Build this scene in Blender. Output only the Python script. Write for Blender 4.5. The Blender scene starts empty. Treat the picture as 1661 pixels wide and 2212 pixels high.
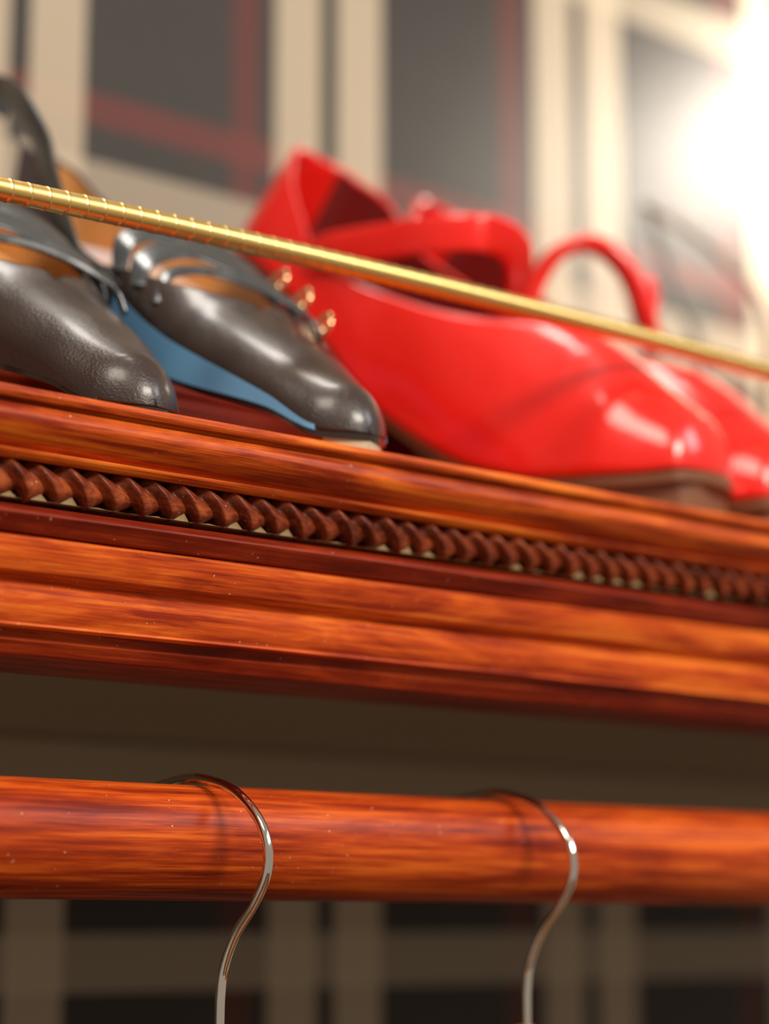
import bpy, bmesh, math, random
from mathutils import Vector, Matrix
import numpy as np
random.seed(7)
S = bpy.context.scene
COL = S.collection

# ---------------------------------------------------------------- camera, world, lights, exposure
FPX = 4860.0
VP = (6430.0, 1990.0)
pitch = math.atan((VP[1]-1106)/FPX)
ang = math.atan((VP[0]-830.5)*math.cos(pitch)/FPX)
hd = Vector((math.cos(ang), math.sin(ang), 0))
d_ = hd*math.cos(pitch)+Vector((0, 0, math.sin(pitch)))
r_ = Vector((hd.y, -hd.x, 0)); u_ = r_.cross(d_)
cd = bpy.data.cameras.new('camera'); cam = bpy.data.objects.new('camera', cd); COL.objects.link(cam)
M = Matrix((( r_.x, u_.x, -d_.x), (r_.y, u_.y, -d_.y), (r_.z, u_.z, -d_.z))).to_4x4()
cam.matrix_world = M
cd.sensor_fit = 'VERTICAL'; cd.sensor_height = 36.0; cd.sensor_width = 27.03
cd.lens = FPX/2212*36.0
cd.clip_start = 0.02; cd.clip_end = 50
cd.dof.use_dof = True; cd.dof.focus_distance = 0.712; cd.dof.aperture_fstop = cd.lens/18.5
cd.dof.aperture_blades = 0
S.camera = cam

S.view_settings.view_transform = 'Standard'; S.view_settings.look = 'None'
S.view_settings.gamma = 1.0; S.view_settings.use_curve_mapping = False
S.view_settings.exposure = 0.0

w = bpy.data.worlds.new('world'); S.world = w; w.use_nodes = True
w.node_tree.nodes['Background'].inputs[0].default_value = (1.0, 0.86, 0.70, 1)
w.node_tree.nodes['Background'].inputs[1].default_value = 0.34

def aim(o, loc, tgt):
    o.location = loc
    o.rotation_euler = (Vector(tgt)-Vector(loc)).to_track_quat('-Z', 'Y').to_euler()
def area(name, loc, tgt, size, power, col):
    l = bpy.data.lights.new(name, 'AREA'); l.shape = 'RECTANGLE'; l.size = size[0]; l.size_y = size[1]
    l.energy = power; l.color = col
    o = bpy.data.objects.new(name, l); COL.objects.link(o); aim(o, loc, tgt); return o
def spot(name, loc, tgt, power, col, ang_deg, blend, rad):
    l = bpy.data.lights.new(name, 'SPOT'); l.energy = power; l.color = col
    l.spot_size = math.radians(ang_deg); l.spot_blend = blend; l.shadow_soft_size = rad
    o = bpy.data.objects.new(name, l); COL.objects.link(o); aim(o, loc, tgt); return o
area('ceiling_lamp_front', (0.62, -0.90, 1.12), (0.5, 0.6, 0.10), (0.60, 0.36), 26, (1.0, 0.90, 0.77))
area('ceiling_lamp_overhead', (0.64, 0.72, 1.55), (0.55, 0.62, 0.12), (0.30, 0.30), 6, (1.0, 0.93, 0.84))
area('ceiling_lamp_side', (-0.20, 0.00, 1.35), (0.5, 0.6, 0.12), (0.45, 0.45), 9, (1.0, 0.88, 0.74))
area('window_light', (1.6, -0.5, 1.1), (0.6, 0.6, 0.15), (0.5, 0.5), 7, (0.90, 0.95, 1.0))
spot('wall_spotlight', (1.330, 0.755, 0.600), (1.28, 0.9, 0.50), 27.0, (1.0, 0.90, 0.76), 150, 1.0, 0.03)

# ---------------------------------------------------------------- materials
def mat(name, base=(.5, .5, .5), rough=.5, metal=0., coat=0., coat_rough=.1, spec=.5):
    m = bpy.data.materials.new(name); m.use_nodes = True
    b = m.node_tree.nodes['Principled BSDF']
    b.inputs['Base Color'].default_value = (*base, 1); b.inputs['Roughness'].default_value = rough
    b.inputs['Metallic'].default_value = metal; b.inputs['Coat Weight'].default_value = coat
    b.inputs['Coat Roughness'].default_value = coat_rough
    b.inputs['Specular IOR Level'].default_value = spec
    return m
def nt(m): return m.node_tree, m.node_tree.nodes, m.node_tree.links, m.node_tree.nodes['Principled BSDF']
def noise(m, scale_vec, scale, detail, rough=.55, dist=0.):
    t, N, L, b = nt(m)
    tc = N.new('ShaderNodeTexCoord'); mp = N.new('ShaderNodeMapping'); n = N.new('ShaderNodeTexNoise')
    mp.inputs['Scale'].default_value = scale_vec
    n.inputs['Scale'].default_value = scale; n.inputs['Detail'].default_value = detail
    n.inputs['Roughness'].default_value = rough; n.inputs['Distortion'].default_value = dist
    L.new(tc.outputs['Object'], mp.inputs[0]); L.new(mp.outputs[0], n.inputs['Vector'])
    return n.outputs['Fac']
def ramp(m, fac, stops):
    t, N, L, b = nt(m); r = N.new('ShaderNodeValToRGB'); L.new(fac, r.inputs[0])
    while len(r.color_ramp.elements) < len(stops): r.color_ramp.elements.new(.5)
    for e, (p, c) in zip(r.color_ramp.elements, stops): e.position = p; e.color = (*c, 1)
    return r.outputs[0]
def math_n(m, op, a, b=None, c=None):
    t, N, L, _ = nt(m); n = N.new('ShaderNodeMath'); n.operation = op
    for i, v in enumerate((a, b, c)):
        if v is None: continue
        if isinstance(v, (int, float)): n.inputs[i].default_value = v
        else: L.new(v, n.inputs[i])
    return n.outputs[0]
def mix(m, fac, a, b, mode='MIX'):
    t, N, L, _ = nt(m); n = N.new('ShaderNodeMix'); n.data_type = 'RGBA'; n.blend_type = mode
    for s, v in ((0, fac), (6, a), (7, b)):
        if isinstance(v, (int, float)): n.inputs[s].default_value = v
        elif isinstance(v, tuple): n.inputs[s].default_value = (*v, 1)
        else: L.new(v, n.inputs[s])
    return n.outputs[2]
def bump(m, h, strength, dist):
    t, N, L, b = nt(m); n = N.new('ShaderNodeBump'); n.inputs['Strength'].default_value = strength
    n.inputs['Distance'].default_value = dist; L.new(h, n.inputs['Height']); L.new(n.outputs[0], b.inputs['Normal'])

def wood(name, dark, mid, light, grain=.5, seed=0., rough=.42, blx=14):
    m = mat(name, rough=rough, coat=.05, coat_rough=.2, spec=.18); t, N, L, b = nt(m)
    g = noise(m, (22, 750, 750), 1.0, 5, .65, .3)
    bl = noise(m, (blx, 75, 75), 1.0, 5, .6, .8)
    st = noise(m, (9, 240, 240), 1.0, 4, .6, .2)
    for sock, o in ((g, 3.1), (bl, 7.7), (st, 11.3)):
        sock.node.inputs['Vector'].links[0].from_node.inputs['Location'].default_value = (seed+o, seed*2, o)
    f = math_n(m, 'ADD', math_n(m, 'MULTIPLY', g, .28), math_n(m, 'ADD', math_n(m, 'MULTIPLY', bl, .40), math_n(m, 'MULTIPLY', st, .30)))
    c = ramp(m, f, [(.41, dark), (.495, mid), (.57, light)])
    pore = ramp(m, noise(m, (16, 900, 900), 1.0, 3, .7), [(.30, (.45, .32, .3)), (.40, (1, 1, 1))])
    c = mix(m, grain, c, pore, 'MULTIPLY')
    # pale dust specks
    sp = ramp(m, noise(m, (900, 900, 900), 1.0, 0), [(.84, (0, 0, 0)), (.86, (1, 1, 1))])
    c = mix(m, math_n(m, 'MULTIPLY', sp, .6), c, (.75, .55, .35))
    L.new(c, b.inputs['Base Color'])
    bump(m, g, .12, .0006)
    return m
M_wood = wood('cherry_stained_wood', (.25, .022, .004), (.58, .090, .008), (.86, .205, .018), .5, 0)
M_wood_low = wood('cherry_stained_wood_deep', (.28, .022, .004), (.62, .085, .010), (.90, .200, .020), .5, 4.)
M_dark = wood('dark_and_shaded_cherry_wood', (.13, .010, .003), (.25, .022, .005), (.42, .055, .009), .5, 9.)
M_rod = wood('orange_stained_rod_wood', (.17, .012, .003), (.42, .048, .006), (.72, .130, .012), .6, 2., blx=7)
M_rope = wood('brown_carved_wood', (.09, .016, .007), (.23, .042, .014), (.42, .095, .028), .35, 5.)
M_rope.node_tree.nodes['Principled BSDF'].inputs['Roughness'].default_value = .3
M_filler = mat('pale_groove_putty', (.30, .19, .08), .7)
M_board = mat('beige_painted_board', (.30, .245, .175), .62)
M_cleat = mat('beige_painted_batten', (.36, .285, .19), .62)
M_floor = wood('floor_wood', (.10, .05, .03), (.2, .1, .05), (.3, .16, .08), .3, 1.)
M_hanger = wood('hanger_wood', (.30, .09, .02), (.45, .17, .04), (.60, .26, .07), .3, 3.)

def plaid():
    m = mat('plaid_wallpaper', rough=.46, spec=.26); t, N, L, b = nt(m)
    tc = N.new('ShaderNodeTexCoord'); sx = N.new('ShaderNodeSeparateXYZ'); L.new(tc.outputs['Object'], sx.inputs[0])
    X, Z = sx.outputs[0], sx.outputs[2]
    def fold(c, base, per):
        return math_n(m, 'FLOORED_MODULO', math_n(m, 'SUBTRACT', c, base), per)
    def pulse(v, a, bb, e=.0006):
        n1 = N.new('ShaderNodeMapRange'); n1.inputs[1].default_value = a-e; n1.inputs[2].default_value = a+e; L.new(v, n1.inputs[0])
        n2 = N.new('ShaderNodeMapRange'); n2.inputs[1].default_value = bb-e; n2.inputs[2].default_value = bb+e; L.new(v, n2.inputs[0])
        return math_n(m, 'SUBTRACT', n1.outputs[0], n2.outputs[0])
    vx = fold(X, .7150, .1975)
    vert = math_n(m, 'ADD', pulse(vx, .001, .0325), pulse(vx, .0445, .0765))
    redv = pulse(vx, .1695, .1875)
    vz = fold(Z, -.040, .590)
    hor = math_n(m, 'ADD', math_n(m, 'ADD', pulse(vz, .007, .034), pulse(vz, .19, .218)), pulse(vz, .380, .413))
    redh = math_n(m, 'ADD', pulse(vz, .432, .449), pulse(vz, .13, .145))
    blot = noise(m, (30, 30, 30), 1, 3)
    base = mix(m, blot, (.024, .018, .013), (.032, .025, .018))
    c = mix(m, math_n(m, 'MULTIPLY', redv, .70), base, (.11, .016, .010))
    c = mix(m, math_n(m, 'MULTIPLY', redh, .70), c, (.13, .020, .012))
    c = mix(m, math_n(m, 'MULTIPLY', hor, .80), c, (.33, .28, .205))
    c = mix(m, math_n(m, 'MULTIPLY', vert, .72), c, (.52, .435, .315))
    L.new(c, b.inputs['Base Color'])
    bump(m, noise(m, (1500, 1500, 1500), 1, 1), .3, .0004)
    return m
M_plaid = plaid()

def leather(name, base, rough, bs=.35, sc=700., coat=.0, base2=None):
    m = mat(name, base, rough, coat=coat, coat_rough=.20, spec=.42); t, N, L, b = nt(m)
    if base2:
        L.new(mix(m, noise(m, (45, 45, 45), 1, 3), base, base2), b.inputs['Base Color'])
    f = math_n(m, 'ADD', noise(m, (sc, sc, sc), 1, 3, .6), math_n(m, 'MULTIPLY', noise(m, (120, 60, 60), 1, 2), 1.5))
    bump(m, f, bs, .0006)
    return m
M_navy = leather('charcoal_navy_leather', (.022, .012, .011), .33, .45, 900., .5, (.034, .019, .017))
M_navy_strap = leather('navy_strap_leather_highlit', (.045, .054, .062), .24, .2, 900., .8, (.06, .07, .078))
M_navy_strap.node_tree.nodes['Principled BSDF'].inputs['Metallic'].default_value = .35  # metallic and paler base put silvery highlights into the strap colour
M_blue = leather('blue_side_leather', (.16, .43, .76), .45, .15)
M_tan = leather('tan_lining_leather', (.78, .34, .09), .48, .2, 500., .1, (.86, .44, .15))
M_solegloss = mat('glossy_black_sole', (.022, .012, .010), .16, coat=.5, coat_rough=.08)
M_clear = mat('clear_heel_tip_pad', (.62, .52, .36), .25); M_clear.node_tree.nodes['Principled BSDF'].inputs['Transmission Weight'].default_value = .15
M_gold = mat('gold_buckle_metal', (.92, .66, .36), .16, 1.)
def patent():
    m = mat('red_patent_leather', (.86, .012, .007), .34, coat=.8, coat_rough=.10, spec=.25)
    bump(m, noise(m, (35, 35, 35), 1, 2), .35, .003)
    return m
M_red = patent()
M_redin = mat('dark_red_lining', (.16, .005, .004), .5)
M_brownsole = mat('brown_leather_sole', (.20, .075, .03), .35, coat=.3)
M_chrome = mat('chrome_wire', (.82, .78, .72), .09, 1.)
def brass():
    m = mat('brass_tube', (.90, .61, .21), .34, 1.)
    bump(m, noise(m, (300, 300, 300), 1, 2), .15, .0003); return m
M_brass = brass()
M_sandal = leather('brown_sandal_strap', (.10, .038, .014), .7)
M_sandal2 = leather('taupe_sandal_strap', (.035, .024, .018), .75)

# ---------------------------------------------------------------- helpers
def link(name, me, m, parent=None, smooth=True):
    o = bpy.data.objects.new(name, me); COL.objects.link(o)
    if m: me.materials.append(m)
    if smooth:
        for p in me.polygons: p.use_smooth = True
    if parent: o.parent = parent
    return o
def mesh_obj(name, V, F, m, parent=None, smooth=True, merge=True):
    bm = bmesh.new(); vs = [bm.verts.new(v) for v in V]
    for f in F:
        try: bm.faces.new([vs[i] for i in f])
        except ValueError: pass
    if merge: bmesh.ops.remove_doubles(bm, verts=bm.verts, dist=1e-6)
    bmesh.ops.recalc_face_normals(bm, faces=bm.faces)
    me = bpy.data.meshes.new(name); bm.to_mesh(me); bm.free()
    return link(name, me, m, parent, smooth)
def grid_faces(nu, nv, closed_v=False, off=0):
    F = []
    for i in range(nu-1):
        for j in range(nv if closed_v else nv-1):
            k = (j+1) % nv
            F.append((off+i*nv+j, off+(i+1)*nv+j, off+(i+1)*nv+k, off+i*nv+k))
    return F
def tag(o, label, cat, group=None, kind=None):
    if label: o['label'] = label
    if cat: o['category'] = cat
    if group: o['group'] = group
    if kind: o['kind'] = kind
    return o
def empty(name, loc, label, cat, group=None):
    o = bpy.data.objects.new(name, None); COL.objects.link(o); o.location = loc; o.empty_display_size = .02
    return tag(o, label, cat, group)
def box(name, lo, hi, m, parent=None, bev=0.):
    bm = bmesh.new(); bmesh.ops.create_cube(bm, size=1)
    for v in bm.verts: v.co = Vector([lo[i]+(v.co[i]+.5)*(hi[i]-lo[i]) for i in range(3)])
    if bev: bmesh.ops.bevel(bm, geom=bm.edges[:], offset=bev, segments=3, affect='EDGES')
    me = bpy.data.meshes.new(name); bm.to_mesh(me); bm.free()
    return link(name, me, m, parent, False)
def catmull(P, n):
    P = [Vector(p) for p in P]; Q = [P[0]*2-P[1]]+P+[P[-1]*2-P[-2]]; out = []
    for i in range(1, len(Q)-2):
        for k in range(n):
            t = k/n; a, b, c, d = Q[i-1], Q[i], Q[i+1], Q[i+2]
            out.append(.5*((2*b)+(c-a)*t+(2*a-5*b+4*c-d)*t*t+(3*b-a-3*c+d)*t**3))
    out.append(P[-1]); return out
def tube(name, path, rad, m, parent=None, ns=16, caps=True):
    """rad: number or function of index"""
    V = []; n = len(path); up = Vector((0, 0, 1)); prev = None
    for i, p in enumerate(path):
        t = (path[min(i+1, n-1)]-path[max(i-1, 0)]).normalized()
        if prev is None:
            a = t.cross(up); a = a if a.length > .1 else t.cross(Vector((0, 1, 0)))
            a.normalize()
        else: a = (prev-t*prev.dot(t)).normalized()
        prev = a; b = t.cross(a); r = rad(i) if callable(rad) else rad
        for k in range(ns):
            th = 2*math.pi*k/ns; V.append(p+a*math.cos(th)*r+b*math.sin(th)*r)
    F = grid_faces(n, ns, True)
    if caps: F += [tuple(range(ns)), tuple((n-1)*ns+k for k in range(ns))]
    return mesh_obj(name, V, F, m, parent, merge=False)
def ribbon(name, path, wdir, width, thick, m, parent=None):
    """path list, wdir function(i, tangent)->width direction ; rounded strap"""
    V = []; n = len(path); prof = []
    for k in range(16):
        th = 2*math.pi*k/16; c, s = math.cos(th), math.sin(th)
        prof.append((math.copysign(abs(c)**.35, c)*.5, math.copysign(abs(s)**.8, s)*.5))
    for i, p in enumerate(path):
        t = (path[min(i+1, n-1)]-path[max(i-1, 0)]).normalized()
        wd = wdir(i, t); wd = (wd-t*wd.dot(t)).normalized(); nn = t.cross(wd)
        ww = width(i/(n-1)) if callable(width) else width
        for a, b in prof: V.append(p+wd*a*ww+nn*b*thick)
    F = grid_faces(n, 16, True)+[tuple(range(16)), tuple((n-1)*16+k for k in range(16))]
    return mesh_obj(name, V, F, m, parent, merge=False)
def extrude_x(name, prof, x0, x1, m, parent=None, closed=True, smooth=False, n=2):
    V = [(x0+(x1-x0)*i/(n-1), y, z) for i in range(n) for (y, z) in prof]; k = len(prof)
    F = grid_faces(n, k, closed)
    if closed: F += [tuple(range(k)), tuple((n-1)*k+j for j in range(k))]
    o = mesh_obj(name, V, F, m, parent, smooth, merge=False)
    return o
def interp(x, tab):
    return float(np.interp(x, [a for a, _ in tab], [b for _, b in tab]))
def sm(tab):
    """smooth (pchip-like) table lookup"""
    xs = np.array([a for a, _ in tab]); ys = np.array([b for _, b in tab])
    dx = np.diff(xs); sl = np.diff(ys)/dx; g = np.zeros(len(xs)); g[0] = sl[0]; g[-1] = sl[-1]
    for i in range(1, len(xs)-1):
        if sl[i-1]*sl[i] > 0: g[i] = 2*sl[i-1]*sl[i]/(sl[i-1]+sl[i])
    def f(x):
        x = min(max(x, xs[0]), xs[-1]); i = min(int(np.searchsorted(xs, x, 'right'))-1, len(xs)-2); h = dx[i]; t = (x-xs[i])/h
        return float((2*t**3-3*t*t+1)*ys[i]+(t**3-2*t*t+t)*h*g[i]+(-2*t**3+3*t*t)*ys[i+1]+(t**3-t*t)*h*g[i+1])
    return f

# ---------------------------------------------------------------- the room
WALL_Y = .90; SHELF_Z = .1567; X0, X1 = .05, 1.45
wl = box('wall_back', (-1.2, WALL_Y, -1.45), (2.6, WALL_Y+.1, 1.3), M_plaid); tag(wl, None, None, kind='structure')
fl = box('floor', (-1.2, -2.0, -1.5), (2.6, WALL_Y+.1, -1.45), M_floor); tag(fl, None, None, kind='structure')
ct = box('trim_1', (-1.2, WALL_Y-.016, .018), (2.6, WALL_Y-.0002, .0835), M_cleat, bev=.001); tag(ct, None, None, kind='structure')

# ---------------------------------------------------------------- the shelf and its cornice
def zat(v, Y):  # height of the cornice line that meets the left border of the view at row v
    q = d_+r_*(0-830.5)/FPX+u_*(1106-v)/FPX; return q.z*Y/q.y
shelf = empty('wall_shelf', (0.75, .75, SHELF_Z), 'cherry-stained wooden wall shelf with rope-carved cornice carrying the shoes', 'shelf')
shelf.location = (0, 0, 0)
E0 = .560
def P(v, dy): return (E0+dy, zat(v, E0+dy))
def arc(p, q, bulge, n=8):
    """points from p to q bowed to the viewer's side (-y) by bulge"""
    out = []
    for i in range(n+1):
        t = i/n; y = p[0]+(q[0]-p[0])*t-bulge*math.sin(math.pi*t); z = p[1]+(q[1]-p[1])*t; out.append((y, z))
    return out
back = .632
top_prof = [(back, SHELF_Z), (E0+.0006, SHELF_Z)]+arc((E0, SHELF_Z-.0004), P(851, .0005), .0006, 4)+[P(853, .0035), P(860, .0042)] \
    + arc(P(862, .0028), P(950, .0068), .0036, 14)+[P(954, .0085), P(960, .0088)]+[P(962, .0060)]+arc(P(963, .0058), P(985, .0085), .0006, 3) \
    + [P(988, .0190), (back, zat(988, .02+E0))]
up_m = extrude_x('upper_moulding', top_prof, X0, X1, M_wood, shelf)
mid_prof = [(back, zat(986, E0+.0190)-.0001), (E0+.0205, zat(986, E0+.0190)-.0001), P(1082, .0205), P(1084, .0120)] \
    + arc(P(1090, .0085), P(1102, .0065), .0006, 3)+[P(1104, .0068), P(1143, .0105), P(1146, .0120), (back, zat(1146, E0+.0120))]
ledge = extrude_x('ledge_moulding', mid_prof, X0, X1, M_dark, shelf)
low_prof = [(back, zat(1147, E0+.0120)-.0001), P(1147, .0125), P(1151, .0110)]+arc(P(1153, .0098), P(1225, .0128), .0006, 8) \
    + arc(P(1230, .0135), P(1256, .0175), -.0010, 8)+arc(P(1262, .0168), P(1340, .0188), .0009, 10)+arc(P(1343, .0186), P(1350, .0200), .0007, 3) \
    + [P(1353, .0220), (back, zat(1353, E0+.0220))]
low_m = extrude_x('lower_moulding', low_prof, X0, X1, M_wood_low, shelf)
bz = zat(1411, E0+.0260)
bot_prof = [(back, zat(1354, E0+.0220)-.0001), P(1354, .0225), P(1374, .0240), P(1376, .0232), P(1380, .0234), P(1409, .0262), (E0+.0268, bz), (back, bz)]
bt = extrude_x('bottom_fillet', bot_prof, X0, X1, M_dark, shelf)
bt['label'] = 'dark red-brown bottom fillet'; ledge['label'] = 'dark cherry ledge below the rope carving'
for o in (up_m, low_m, ledge, bt):
    bv = o.modifiers.new('bevel', 'BEVEL'); bv.width = .00035; bv.segments = 2; bv.limit_method = 'ANGLE'; bv.angle_limit = math.radians(35)
st_prof = [(.7300, SHELF_Z+.0001), (.7300, SHELF_Z+.0478), (.7370, SHELF_Z+.0480), (.7370, SHELF_Z+.0497), (.7288, SHELF_Z+.0499), (.7288, SHELF_Z+.0530), (.7350, SHELF_Z+.0532), (.7350, SHELF_Z+.0552), (.7285, SHELF_Z+.0570), (.7285, SHELF_Z+.0605), (WALL_Y-.0006, SHELF_Z+.0605), (WALL_Y-.0006, SHELF_Z+.0001)]
stp = extrude_x('back_step', st_prof, X0+.002, X1-.002, M_dark, shelf); stp['label'] = 'raised wooden step at the back under the heels'  # shade under the shoes is put into the step's darker wood colour
box('shelf_board', (X0, back+.0002, SHELF_Z-.022), (X1, WALL_Y-.0005, SHELF_Z), M_wood, shelf, .0006)
ub = box('underside_panel', (X0, back+.0002, .0845), (X1, WALL_Y-.0005, .098), M_board, shelf, .0005)
ub['label'] = 'beige painted underside panel'
# twisted rope carving: two strands wound round each other, seen as slanted beads
def rope_carving():
    per = .0107; yc = E0+.0140; zc = zat(1029, E0+.0138); V = []; nt_ = 34
    nx = int((X1-X0-.02)/.00042)
    def saw(p):
        p %= 1.0
        if p < .26:
            t = p/.26; return t*t*(3-2*t)
        t = (p-.26)/.74; return (1-t**1.25)*.94+.06*math.cos(math.pi*t*.5)-.0
    for i in range(nx+1):
        x = X0+.01+(X1-X0-.02)*i/nx
        for j in range(nt_+1):
            th = math.radians(112-224*j/nt_)          # up over the front and under
            sh = -.0088*th/math.pi-.0011*math.sin(2*th)
            k = (x-sh)/per; kk = math.floor(k)
            amp = 1+(.10 if kk % 2 else -.06)+.05*math.sin(kk*2.7)
            r = .0031+.0033*saw(k)*amp
            V.append((x, yc-r*math.cos(th), zc+r*1.04*math.sin(th)))
    F = grid_faces(nx+1, nt_+1)
    return mesh_obj('rope_carving', V, F, M_rope, shelf, merge=False)
rc = rope_carving(); rc['label'] = 'dark brown twisted rope carving'
# worn pale putty wedges showing in the gaps under the rope
V = []; F = []; rnd = random.Random(5); x = X0+.012; zb = zat(1082, E0+.0205); row = [(X0+.011, 0)]
while x < X1-.02:
    hh = rnd.choice((0, 0, .0004, .0018, .0026, .0030)); row += [(x, .0001), (x+rnd.uniform(.003, .005), hh), (x+rnd.uniform(.0058, .0066), .0001)]; x += .0107
for (x, h) in row: V += [(x, E0+.0114, zb-.0002), (x, E0+.0120, zb-.0001+h), (x, E0+.0150, zb-.0001+h), (x, E0+.0155, zb-.0002)]
F = grid_faces(len(row), 4, True)+[(0, 1, 2, 3), tuple(len(V)-4+k for k in range(4))]
pw = mesh_obj('groove_filler', V, F, M_filler, shelf, False, False); pw['label'] = 'pale putty wedges under the rope carving'

# ---------------------------------------------------------------- hanging rod
RY, RZ, RR = .5975, .0252, .0186
rod = empty('hanging_rod', (0, 0, 0), 'thick round orange-brown wooden clothes rod below the shelf', 'rod')
tube('rod', [Vector((X0+.01+(X1-X0-.02)*i/60, RY, RZ)) for i in range(61)], RR, M_rod, rod, 64)
for x in (X0+.02, X1-.02):
    box('rod_bracket', (x-.009, RY-.012, RZ+.005), (x+.009, RY+.012, .0845), M_dark, rod, .002)

# ---------------------------------------------------------------- hangers
def hanger(X, label):
    h = empty('clothes_hanger', (X, 0, 0), label, 'hanger', 'hangers on the wooden rod')
    pts = [(.6385, .0150), (.6400, .0255), (.6340, .0355), (.6220, .0425), (.6084, .0452), (.5982, .0461), (.5881, .0452), (.5734, .0410), (.5613, .0323), (.5560, .0232), (.5564, .0145),
           (.5621, .0057), (.5718, -.0043), (.5775, -.0144), (.5792, -.0231), (.5795, -.0319), (.5796, -.045)]
    path = catmull([(0, y+.0015, z) for y, z in pts], 10)
    hk = tube('hook', path, .00165, M_chrome, h, 20); hk['label'] = 'shiny chrome wire hook'
    # wooden body, arms sloping away from the neck (across the rod)
    V = []; F = []; yc = .5811; n = 60
    for i in range(n+1):
        t = -1+2*i/n; y = yc+t*.20; z = -.0475-.055*abs(t)**1.25-.004*(1-math.exp(-(t/.08)**2)); hh = .0120-.003*abs(t); ww = .0075
        for k in range(16):
            a = 2*math.pi*k/16; V.append((ww*math.cos(a), y, z+hh*math.sin(a)*(1 if abs(t) < .99 else .5)))
    F = grid_faces(n+1, 16, True)+[tuple(range(16)), tuple(n*16+k for k in range(16))]
    mesh_obj('hanger_body', V, F, M_hanger, h, merge=False)
    return h
hanger(.4430, 'left clothes hanger, nearer chrome hook over the rod')
h2 = hanger(.5800, 'right clothes hanger, farther chrome hook with wooden top showing')

# ---------------------------------------------------------------- brass rail
rail = empty('brass_rail', (0, 0, 0), 'gold ribbed brass guard rail running above the front edge of the shelf', 'rail')
def railp(x): return Vector((x, .590, float(np.polyval(np.polyfit([.3588, .5204, .7386], [.2272, .2308, .2302], 2), min(max(x, .30), .85)))))
step = .0071; path = []; rads = []; x = X0+.02
while x < 1.30:
    for k, rr in ((0, 1.035), (.03, 1.04), (.07, .985), (.12, .98), (.35, .99), (.6, .995), (.85, .995), (.96, 1.0)):
        path.append(railp(x+k*step)); rads.append(.0039*rr)
    x += step
tube('rail_tube', path, lambda i: rads[i], M_brass, rail, 32)
for x in (X0+.03, 1.28):
    z = railp(x).z
    tube('rail_post', [Vector((x, .590, SHELF_Z+.0002+(z-SHELF_Z)*i/8)) for i in range(9)], lambda i: .004 if 0 < i else .010, M_brass, rail, 24)

# ---------------------------------------------------------------- shoes
class Shoe:
    pw = .96
    def __init__(s, root, L, width, zs, ub, top, rim_near, rim_far, lt, lean, T, a, zero):
        s.root, s.L, s.w, s.zs, s.ub, s.top, s.rn, s.rf, s.lt, s.lean = root, L, width, zs, ub, top, rim_near, rim_far, lt, lean
    l0 = 0.
    def ls(s, l0=0., l1=None, n=90):
        l0 = max(l0, s.l0)
        l1 = s.L if l1 is None else l1
        return [l0+(l1-l0)*(.5-.5*math.cos(math.pi*i/(n-1))) for i in range(n)]
    def pt(s, l, sd, z):      # local (l back from toe, sd to the near side, z) ; toe-local frame: +y back, -x near
        ln = s.lean(l)
        return Vector((-sd, l-ln*max(0, z-s.ub(l)), z))
    def section(s, l, side, inset=0., nphi=22, pw=None):
        pw = pw or s.pw
        w = max(s.w(l)-inset, .0002); ub = s.ub(l)+(.0003 if inset else 0); H = max((s.top(l)-ub-inset)*(.12+.88*math.sqrt(1-(1-max(0., min(1., (l-s.l0)/.010)))**2)), .0004)
        rim = (s.rn if side > 0 else s.rf)(l)
        rim -= inset*.9
        if l <= s.lt: pm = math.pi/2
        else: pm = math.asin(min(1, max(.02, (rim-ub)/H)))
        out = []
        for j in range(nphi):
            ph = pm*j/(nphi-1)
            out.append(s.pt(l, side*w*math.cos(ph)**pw, ub+H*math.sin(ph)))
        return out
    def upper(s, m, inset=0., l0=0., name='upper'):
        V = []; F = []
        for side in (1, -1):
            off = len(V); ls = s.ls(l0)
            for l in ls: V += s.section(l, side, inset)
            F += grid_faces(len(ls), 22, off=off)
        o = mesh_obj(name, V, F, m, s.root)
        bm = bmesh.new(); bm.from_mesh(o.data); bmesh.ops.remove_doubles(bm, verts=bm.verts, dist=.00025); bm.to_mesh(o.data); bm.free()
        for p in o.data.polygons: p.use_smooth = True
        return o
    def slab(s, name, m, z0, z1, inset, l0=0., l1=None, n=70):
        """closed slab between z0(l) and z1(l) following the outline"""
        ls = s.ls(l0, l1, n); ns = 13; V = []
        for l in ls:
            w = max(s.w(l)-inset, .0002)
            for j in range(ns): V.append(s.pt(l, w*(1-2*j/(ns-1)), z0(l)))
            for j in range(ns): V.append(s.pt(l, -w*(1-2*j/(ns-1)), z1(l)))
        F = grid_faces(n, 2*ns, True)+[tuple(range(2*ns)), tuple((n-1)*2*ns+k for k in range(2*ns))]
        o = mesh_obj(name, V, F, m, s.root)
        for p in o.data.polygons: p.use_smooth = True
        sp = o.modifiers.new('split', 'EDGE_SPLIT'); sp.split_angle = math.radians(40)
        return o
    def heel(s, m, lc, rad_top, lt, rt, z_tip, name='heel'):
        V = []; n = 26; ns = 24
        zt = s.zs(lc)
        for i in range(n):
            t = i/(n-1); z = zt+(z_tip-zt)*t; k = (1-t)**2.6
            l = lt+(lc-lt)*k; ra = rt+(rad_top[0]-rt)*k; rb = rt+(rad_top[1]-rt)*k
            for j in range(ns):
                a = 2*math.pi*j/ns; ll = l+ra*math.cos(a)
                zz = z if i else s.zs(min(ll, s.L))+.001
                V.append(Vector((rb*math.sin(a), ll, zz)))
        F = grid_faces(n, ns, True)+[tuple(range(ns)), tuple((n-1)*ns+k for k in range(ns))]
        return mesh_obj(name, V, F, m, s.root)

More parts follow.
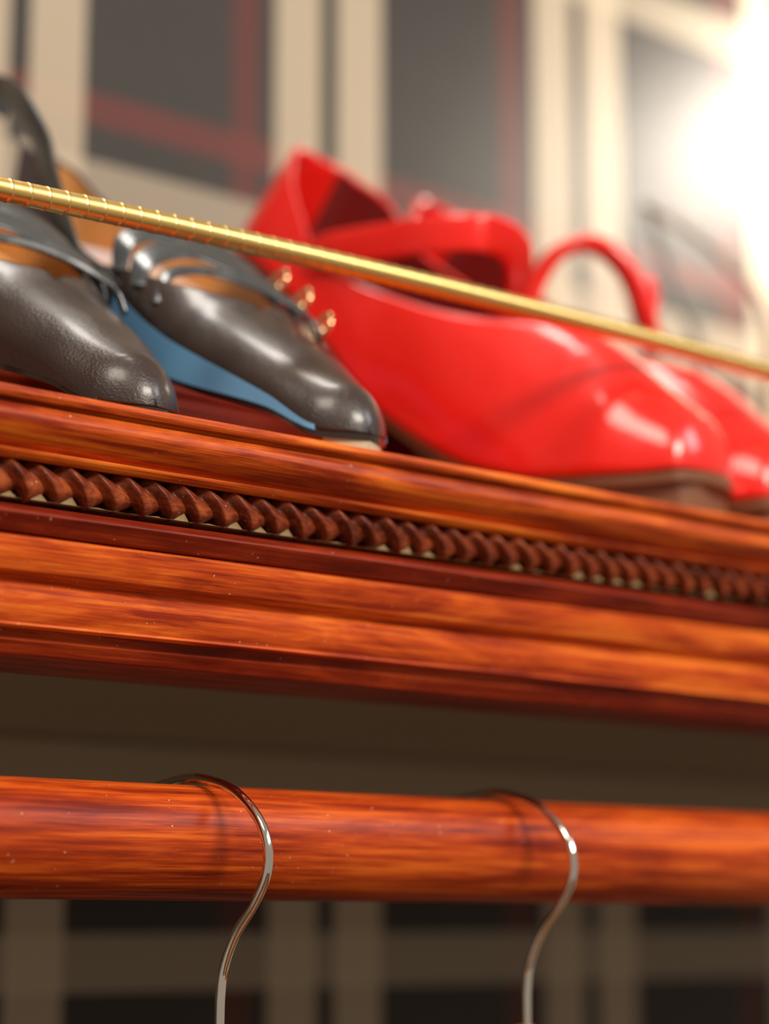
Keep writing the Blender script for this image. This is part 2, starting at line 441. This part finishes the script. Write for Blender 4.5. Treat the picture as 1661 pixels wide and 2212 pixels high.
def rounded_width(tab, L, l0=0.):
    f = sm(tab)
    return lambda l: f(l)*math.sqrt(max(0., 1-(1-max(0., min(1., (l-l0)/.013)))**2))*math.sqrt(max(0., 1-max(0., (l-(L-.022))/.022)**2))
def copy_tree(o, parent=None):
    c = o.copy(); COL.objects.link(c); c.parent = parent
    for ch in list(o.children): copy_tree(ch, c)
    return c

# --- navy strappy heels
def navy_shoe(inner_near=True):
    root = empty('strappy_high_heel', (.490, .557, 0), 'x', 'shoe', 'navy strappy high heels on the shelf')
    L = .245
    W = rounded_width([(0, .0105), (.006, .0122), (.014, .0158), (.03, .0222), (.06, .0305), (.085, .0345), (.12, .032), (.16, .026), (.2, .026), (.245, .027)], L, .006)
    zs = sm([(0, .1612), (.012, .1618), (.034, .1730), (.07, .1865), (.095, .1980), (.122, .2130), (.16, .2420), (.2, .2680), (.245, .2760)])
    b = sm([(0, .0012), (.016, .0014), (.03, .0034), (.06, .0100), (.09, .0160), (.122, .0220), (.16, .016), (.2, .006), (.245, .005)])
    ub_ = lambda l: zs(l)+b(l)
    top = sm([(0, .1745), (.010, .1790), (.026, .1890), (.04, .2000), (.055, .2105), (.067, .2185), (.08, .232), (.1, .250), (.13, .285), (.18, .325), (.245, .350)])
    rn = sm([(.060, .2160), (.066, .2195), (.075, .2240), (.088, .2290), (.102, .2350), (.112, .2390), (.122, .2420), (.14, .2520), (.17, .2680), (.2, .2800), (.235, .285), (.245, .30)])
    rf = sm([(.060, .2160), (.066, .2195), (.075, .2235), (.088, .2290), (.10, .238), (.13, .2580), (.177, .2830), (.208, .3000), (.245, .3270)])
    sh = Shoe(root, L, W, zs, ub_, top, rn, rf, .064, lambda l: .25*max(0, min(1, (l-.19)/.04)), None, None, None); sh.l0 = .006
    up = sh.upper(M_navy)
    so = up.modifiers.new('thickness', 'SOLIDIFY'); so.thickness = .0011; so.offset = -1
    ln = sh.upper(M_tan, .0016, .045, 'lining'); ln['label'] = 'tan leather lining'
    mb = M_blue if inner_near else M_navy
    sl = sh.slab('side_wall', mb, lambda l: zs(l)+.0008, lambda l: ub_(l)+.0012, -.0002, .016)
    if inner_near: sl['label'] = 'blue leather side edge'
    s2 = sh.slab('sole', M_solegloss, lambda l: zs(l)-.0012, lambda l: zs(l)+.0010, .0004, .001); s2['label'] = 'glossy black sole'
    s3 = sh.slab('insole', M_tan, lambda l: ub_(l)-.0006, lambda l: ub_(l)+.0012, .0022, .03, L-.003); s3['label'] = 'tan leather insole'
    pd = sh.slab('toe_pad', M_clear, lambda l: SHELF_Z+.0002, lambda l: zs(l)-.0010, 0.0022, .005, .015); pd['label'] = 'small clear pad under the toe'
    sh.heel(M_navy, .222, (.019, .022), .232, .0045, SHELF_Z+.0607)
    # instep straps
    def strap(pts, width, thick=.0018, name='strap'):
        path = catmull([(-sd, l, z) for l, sd, z in pts], 14)
        return ribbon(name, path, lambda i, t: Vector((0, .70, .71)), width, thick, M_navy_strap, root)
    strap([(.0860, .0325, .2190), (.0930, .0220, .2335), (.0965, .0020, .2395), (.0880, -.0170, .2345), (.0760, -.0290, .2240), (.0720, -.0330, .2130)], lambda t: .0058*(.6+.4*math.sin(math.pi*t)))
    strap([(.0975, .0325, .2280), (.1040, .0245, .2415), (.1080, .0040, .2500), (.1020, -.0150, .2450), (.0900, -.0290, .2330), (.0860, -.0340, .2200)], lambda t: .0125*(.45+.55*math.sin(math.pi*t)))
    strap([(.1110, .0318, .2370), (.1170, .0240, .2520), (.1200, .0040, .2595), (.1140, -.0150, .2560), (.1030, -.0290, .2430), (.0990, -.0340, .2300)], lambda t: .0122*(.45+.55*math.sin(math.pi*t)))
    # band rising from the arch to the ankle, on to the back of the heel
    path = catmull([(-.0320, .1120, .2270), (-.0330, .1225, .2360), (-.0320, .1420, .2510), (-.0305, .1600, .2830), (-.0300, .1695, .3040), (-.0300, .1880, .3265), (-.0290, .2060, .3370), (-.0270, .2230, .3440), (-.0200, .2380, .3500), (-.0080, .2460, .3500), (0.002, .2470, .3460)], 12)
    ribbon('ankle_band', path, lambda i, t: Vector((0, -.75, .66)) if i < 60 else Vector((0, -.25, .97)), lambda t: .0110-.001*t, .002, M_navy_strap, root)
    # gold buckles on the outer side, each a small frame with a prong
    fl = 1 if inner_near else -1
    for (l, sd, z) in ((.0725, -.0320, .2190), (.0855, -.0325, .2315), (.0990, -.0320, .2420)):
        c = Vector((-sd*fl, l, z)); tt = Vector((.25*fl, .35, .90)).normalized(); wd = Vector((0, .93, -.36)).normalized()
        ring = []
        for k in range(25):
            a = 2*math.pi*k/24; ca, sa = math.cos(a), math.sin(a)
            ring.append(c+wd*math.copysign(abs(ca)**.6, ca)*.0062+tt*math.copysign(abs(sa)**.6, sa)*.0042+Vector((.0015*fl, 0, 0)))
        bk = tube('buckle', ring, .0009, M_gold, root, 10); bk['label'] = 'small gold buckle'
        pr_ = tube('prong', [c-tt*.0042+Vector((.0018*fl, 0, 0)), c+Vector((.0024*fl, 0, 0)), c+tt*.0046+Vector((.0018*fl, 0, 0))], .0007, M_gold, bk, 8)
    return root
nB = navy_shoe()
nB['label'] = 'navy strappy high heel farther along the shelf, next to the red shoes'
nA = navy_shoe(False); nA.location = (.4115, .5715, 0)
nA['label'] = 'navy strappy high heel at the left, its toe nearest and in focus'

# --- red patent heels
def red_shoe(arched=False):
    root = empty('patent_high_heel', (.700, .565, 0), 'x', 'shoe', 'red patent high heels on the shelf')
    L = .243
    W = rounded_width([(0, .0230), (.014, .0270), (.03, .0330), (.06, .0385), (.085, .0385), (.12, .0360), (.16, .0300), (.2, .0280), (.243, .0290)], L, .014)
    zs = sm([(0, .1740), (.02, .1720), (.045, .1705), (.08, .1715), (.11, .1790), (.14, .1960), (.16, .2120), (.185, .2440), (.205, .2700), (.225, .2870), (.243, .2930)])
    ub_ = lambda l: zs(l)+.0045
    top = sm([(0, .1900), (.014, .1980), (.023, .2045), (.037, .2165), (.051, .2300), (.067, .2420), (.09, .2560), (.12, .28), (.16, .33), (.2, .37), (.243, .37)])
    rn = sm([(.058, .2350), (.066, .2400), (.075, .2430), (.09, .2460), (.11, .2490), (.13, .2540), (.15, .2620), (.175, .2740), (.195, .2870), (.210, .3080), (.225, .3280), (.243, .3470)])
    rf = sm([(.058, .2350), (.066, .2400), (.075, .2440), (.09, .2500), (.11, .2600), (.13, .2730), (.15, .2880), (.18, .3130), (.2, .3260), (.22, .3360), (.243, .3470)])
    sh = Shoe(root, L, W, zs, ub_, top, rn, rf, .066, lambda l: .68*max(0, min(1, (l-.17)/.06)), None, None, None); sh.l0 = .014; sh.pw = .86
    up = sh.upper(M_red)
    so = up.modifiers.new('thickness', 'SOLIDIFY'); so.thickness = .0014; so.offset = -1
    ln = sh.upper(M_redin, .0019, .05, 'lining'); ln['label'] = 'dark red lining'
    s2 = sh.slab('sole', M_brownsole, lambda l: zs(l), lambda l: ub_(l)+.0002, .0016, .001); s2['label'] = 'brown leather sole'
    sh.slab('insole', M_redin, lambda l: ub_(l)+.0003, lambda l: ub_(l)+.0016, .0026, .03, L-.003)
    pd = sh.slab('ball_pad', M_brownsole, lambda l: SHELF_Z+.0002, lambda l: zs(l)+.0002, .0070, .020, .085); pd['label'] = 'brown pad under the ball of the sole'
    sh.heel(M_red, .218, (.020, .023), .226, .0050, SHELF_Z+.0607)
    if arched:      # this one's strap stands up in an open arch over the instep
        path = catmull([(-.0200, .1600, .2580), (-.0155, .1500, .2740), (-.0125, .1420, .2940), (-.0095, .1335, .3050), (-.0035, .1228, .3095), (.0040, .1125, .3050), (.0110, .1055, .2930), (.0165, .1025, .2770), (.0240, .1000, .2600)], 10)
        ribbon('ankle_strap', path, lambda i, t: Vector((-.55, .45, .2)) if 0 else Vector((.60, .70, .12)), .0150, .0075, M_red, root)
        bk = tube('buckle', [Vector((.0190+.004*math.cos(2*math.pi*k/24), .1000, .2860+.0075*math.sin(2*math.pi*k/24))) for k in range(25)], .0026, M_red, root, 10)
        bk['label'] = 'red covered buckle'
        return root
    # ankle strap: a loop standing round the front of the ankle
    path = catmull([(-.0265, .1960, .2850), (-.0300, .1833, .2862), (-.0320, .1710, .2862), (-.0340, .1521, .2856), (-.0340, .1302, .2855), (-.0285, .1136, .2858), (-.0180, .1045, .2850), (-.0070, .1020, .2800), (.0030, .1060, .2730), (.0130, .1130, .2640), (.0230, .1220, .2560)], 10)
    ribbon('ankle_strap', path, lambda i, t: Vector((0, -.10, 1)) if i < 55 else Vector((.2, -.5, .6)), .0165, .0026, M_red, root)
    return root
R1 = red_shoe(); R1['label'] = 'large red patent high heel in front, beside the navy shoes'
axis = Vector((.615-.700, .775-.565)); R1.rotation_euler = (0, 0, math.atan2(-axis.x, axis.y))
R2 = red_shoe(True); R2.location = (.7720, .5760, 0); R2.rotation_euler = (0, 0, .28); R2['label'] = 'red patent high heel behind, cut off by the right border'

# --- tan strappy sandals farther along
def sandal():
    root = empty('strappy_sandal', (.95, .585, 0), 'x', 'shoe', 'brown strappy sandals at the far right')
    L = .255
    W = rounded_width([(0, .012), (.006, .020), (.03, .033), (.06, .038), (.12, .033), (.18, .028), (.255, .028)], L)
    zs = sm([(0, .1590), (.05, .1600), (.09, .1680), (.13, .190), (.18, .228), (.22, .244), (.255, .250)])
    ub_ = lambda l: zs(l)+.006
    sh = Shoe(root, L, W, zs, ub_, ub_, ub_, ub_, 1, lambda l: 0., None, None, None)
    sh.slab('sole', M_sandal, zs, ub_, 0, .001)
    ins = sh.slab('insole', M_tan, lambda l: ub_(l)+.0001, lambda l: ub_(l)+.0018, .002, .004, L-.003); ins['label'] = 'tan insole'
    sh.heel(M_sandal, .232, (.018, .020), .238, .006, SHELF_Z+.0607)
    def st(pts, width, m, wd=(0, -.6, .8)):
        ribbon('strap', catmull(pts, 14), lambda i, t: Vector(wd), width, .002, m, root)
    st([(-.0300, .1500, .2130), (-.018, .1640, .2500), (-.003, .1727, .3252), (0, .2045, .3666), (0, .2244, .3848), (0, .2590, .4112)], .0115, M_sandal, (1, .3, .3))
    st([(0, .2590, .4112), (.006, .2560, .3900), (.004, .2460, .3649), (.002, .2328, .3401), (.002, .2232, .3165), (-.004, .2150, .2850), (-.02, .2080, .2480)], .0115, M_sandal2, (1, .3, .3))
    st([(-.0380, .0560, .1650), (-.030, .060, .195), (0, .066, .214), (.030, .060, .195), (.0380, .0560, .1650)], .022, M_sandal)
    st([(-.0350, .0980, .1760), (-.030, .108, .215), (0, .118, .238), (.030, .108, .215), (.0350, .0980, .1760)], .018, M_sandal)
    return root
s1 = sandal(); s1['label'] = 'brown strappy sandal right of the red shoes'
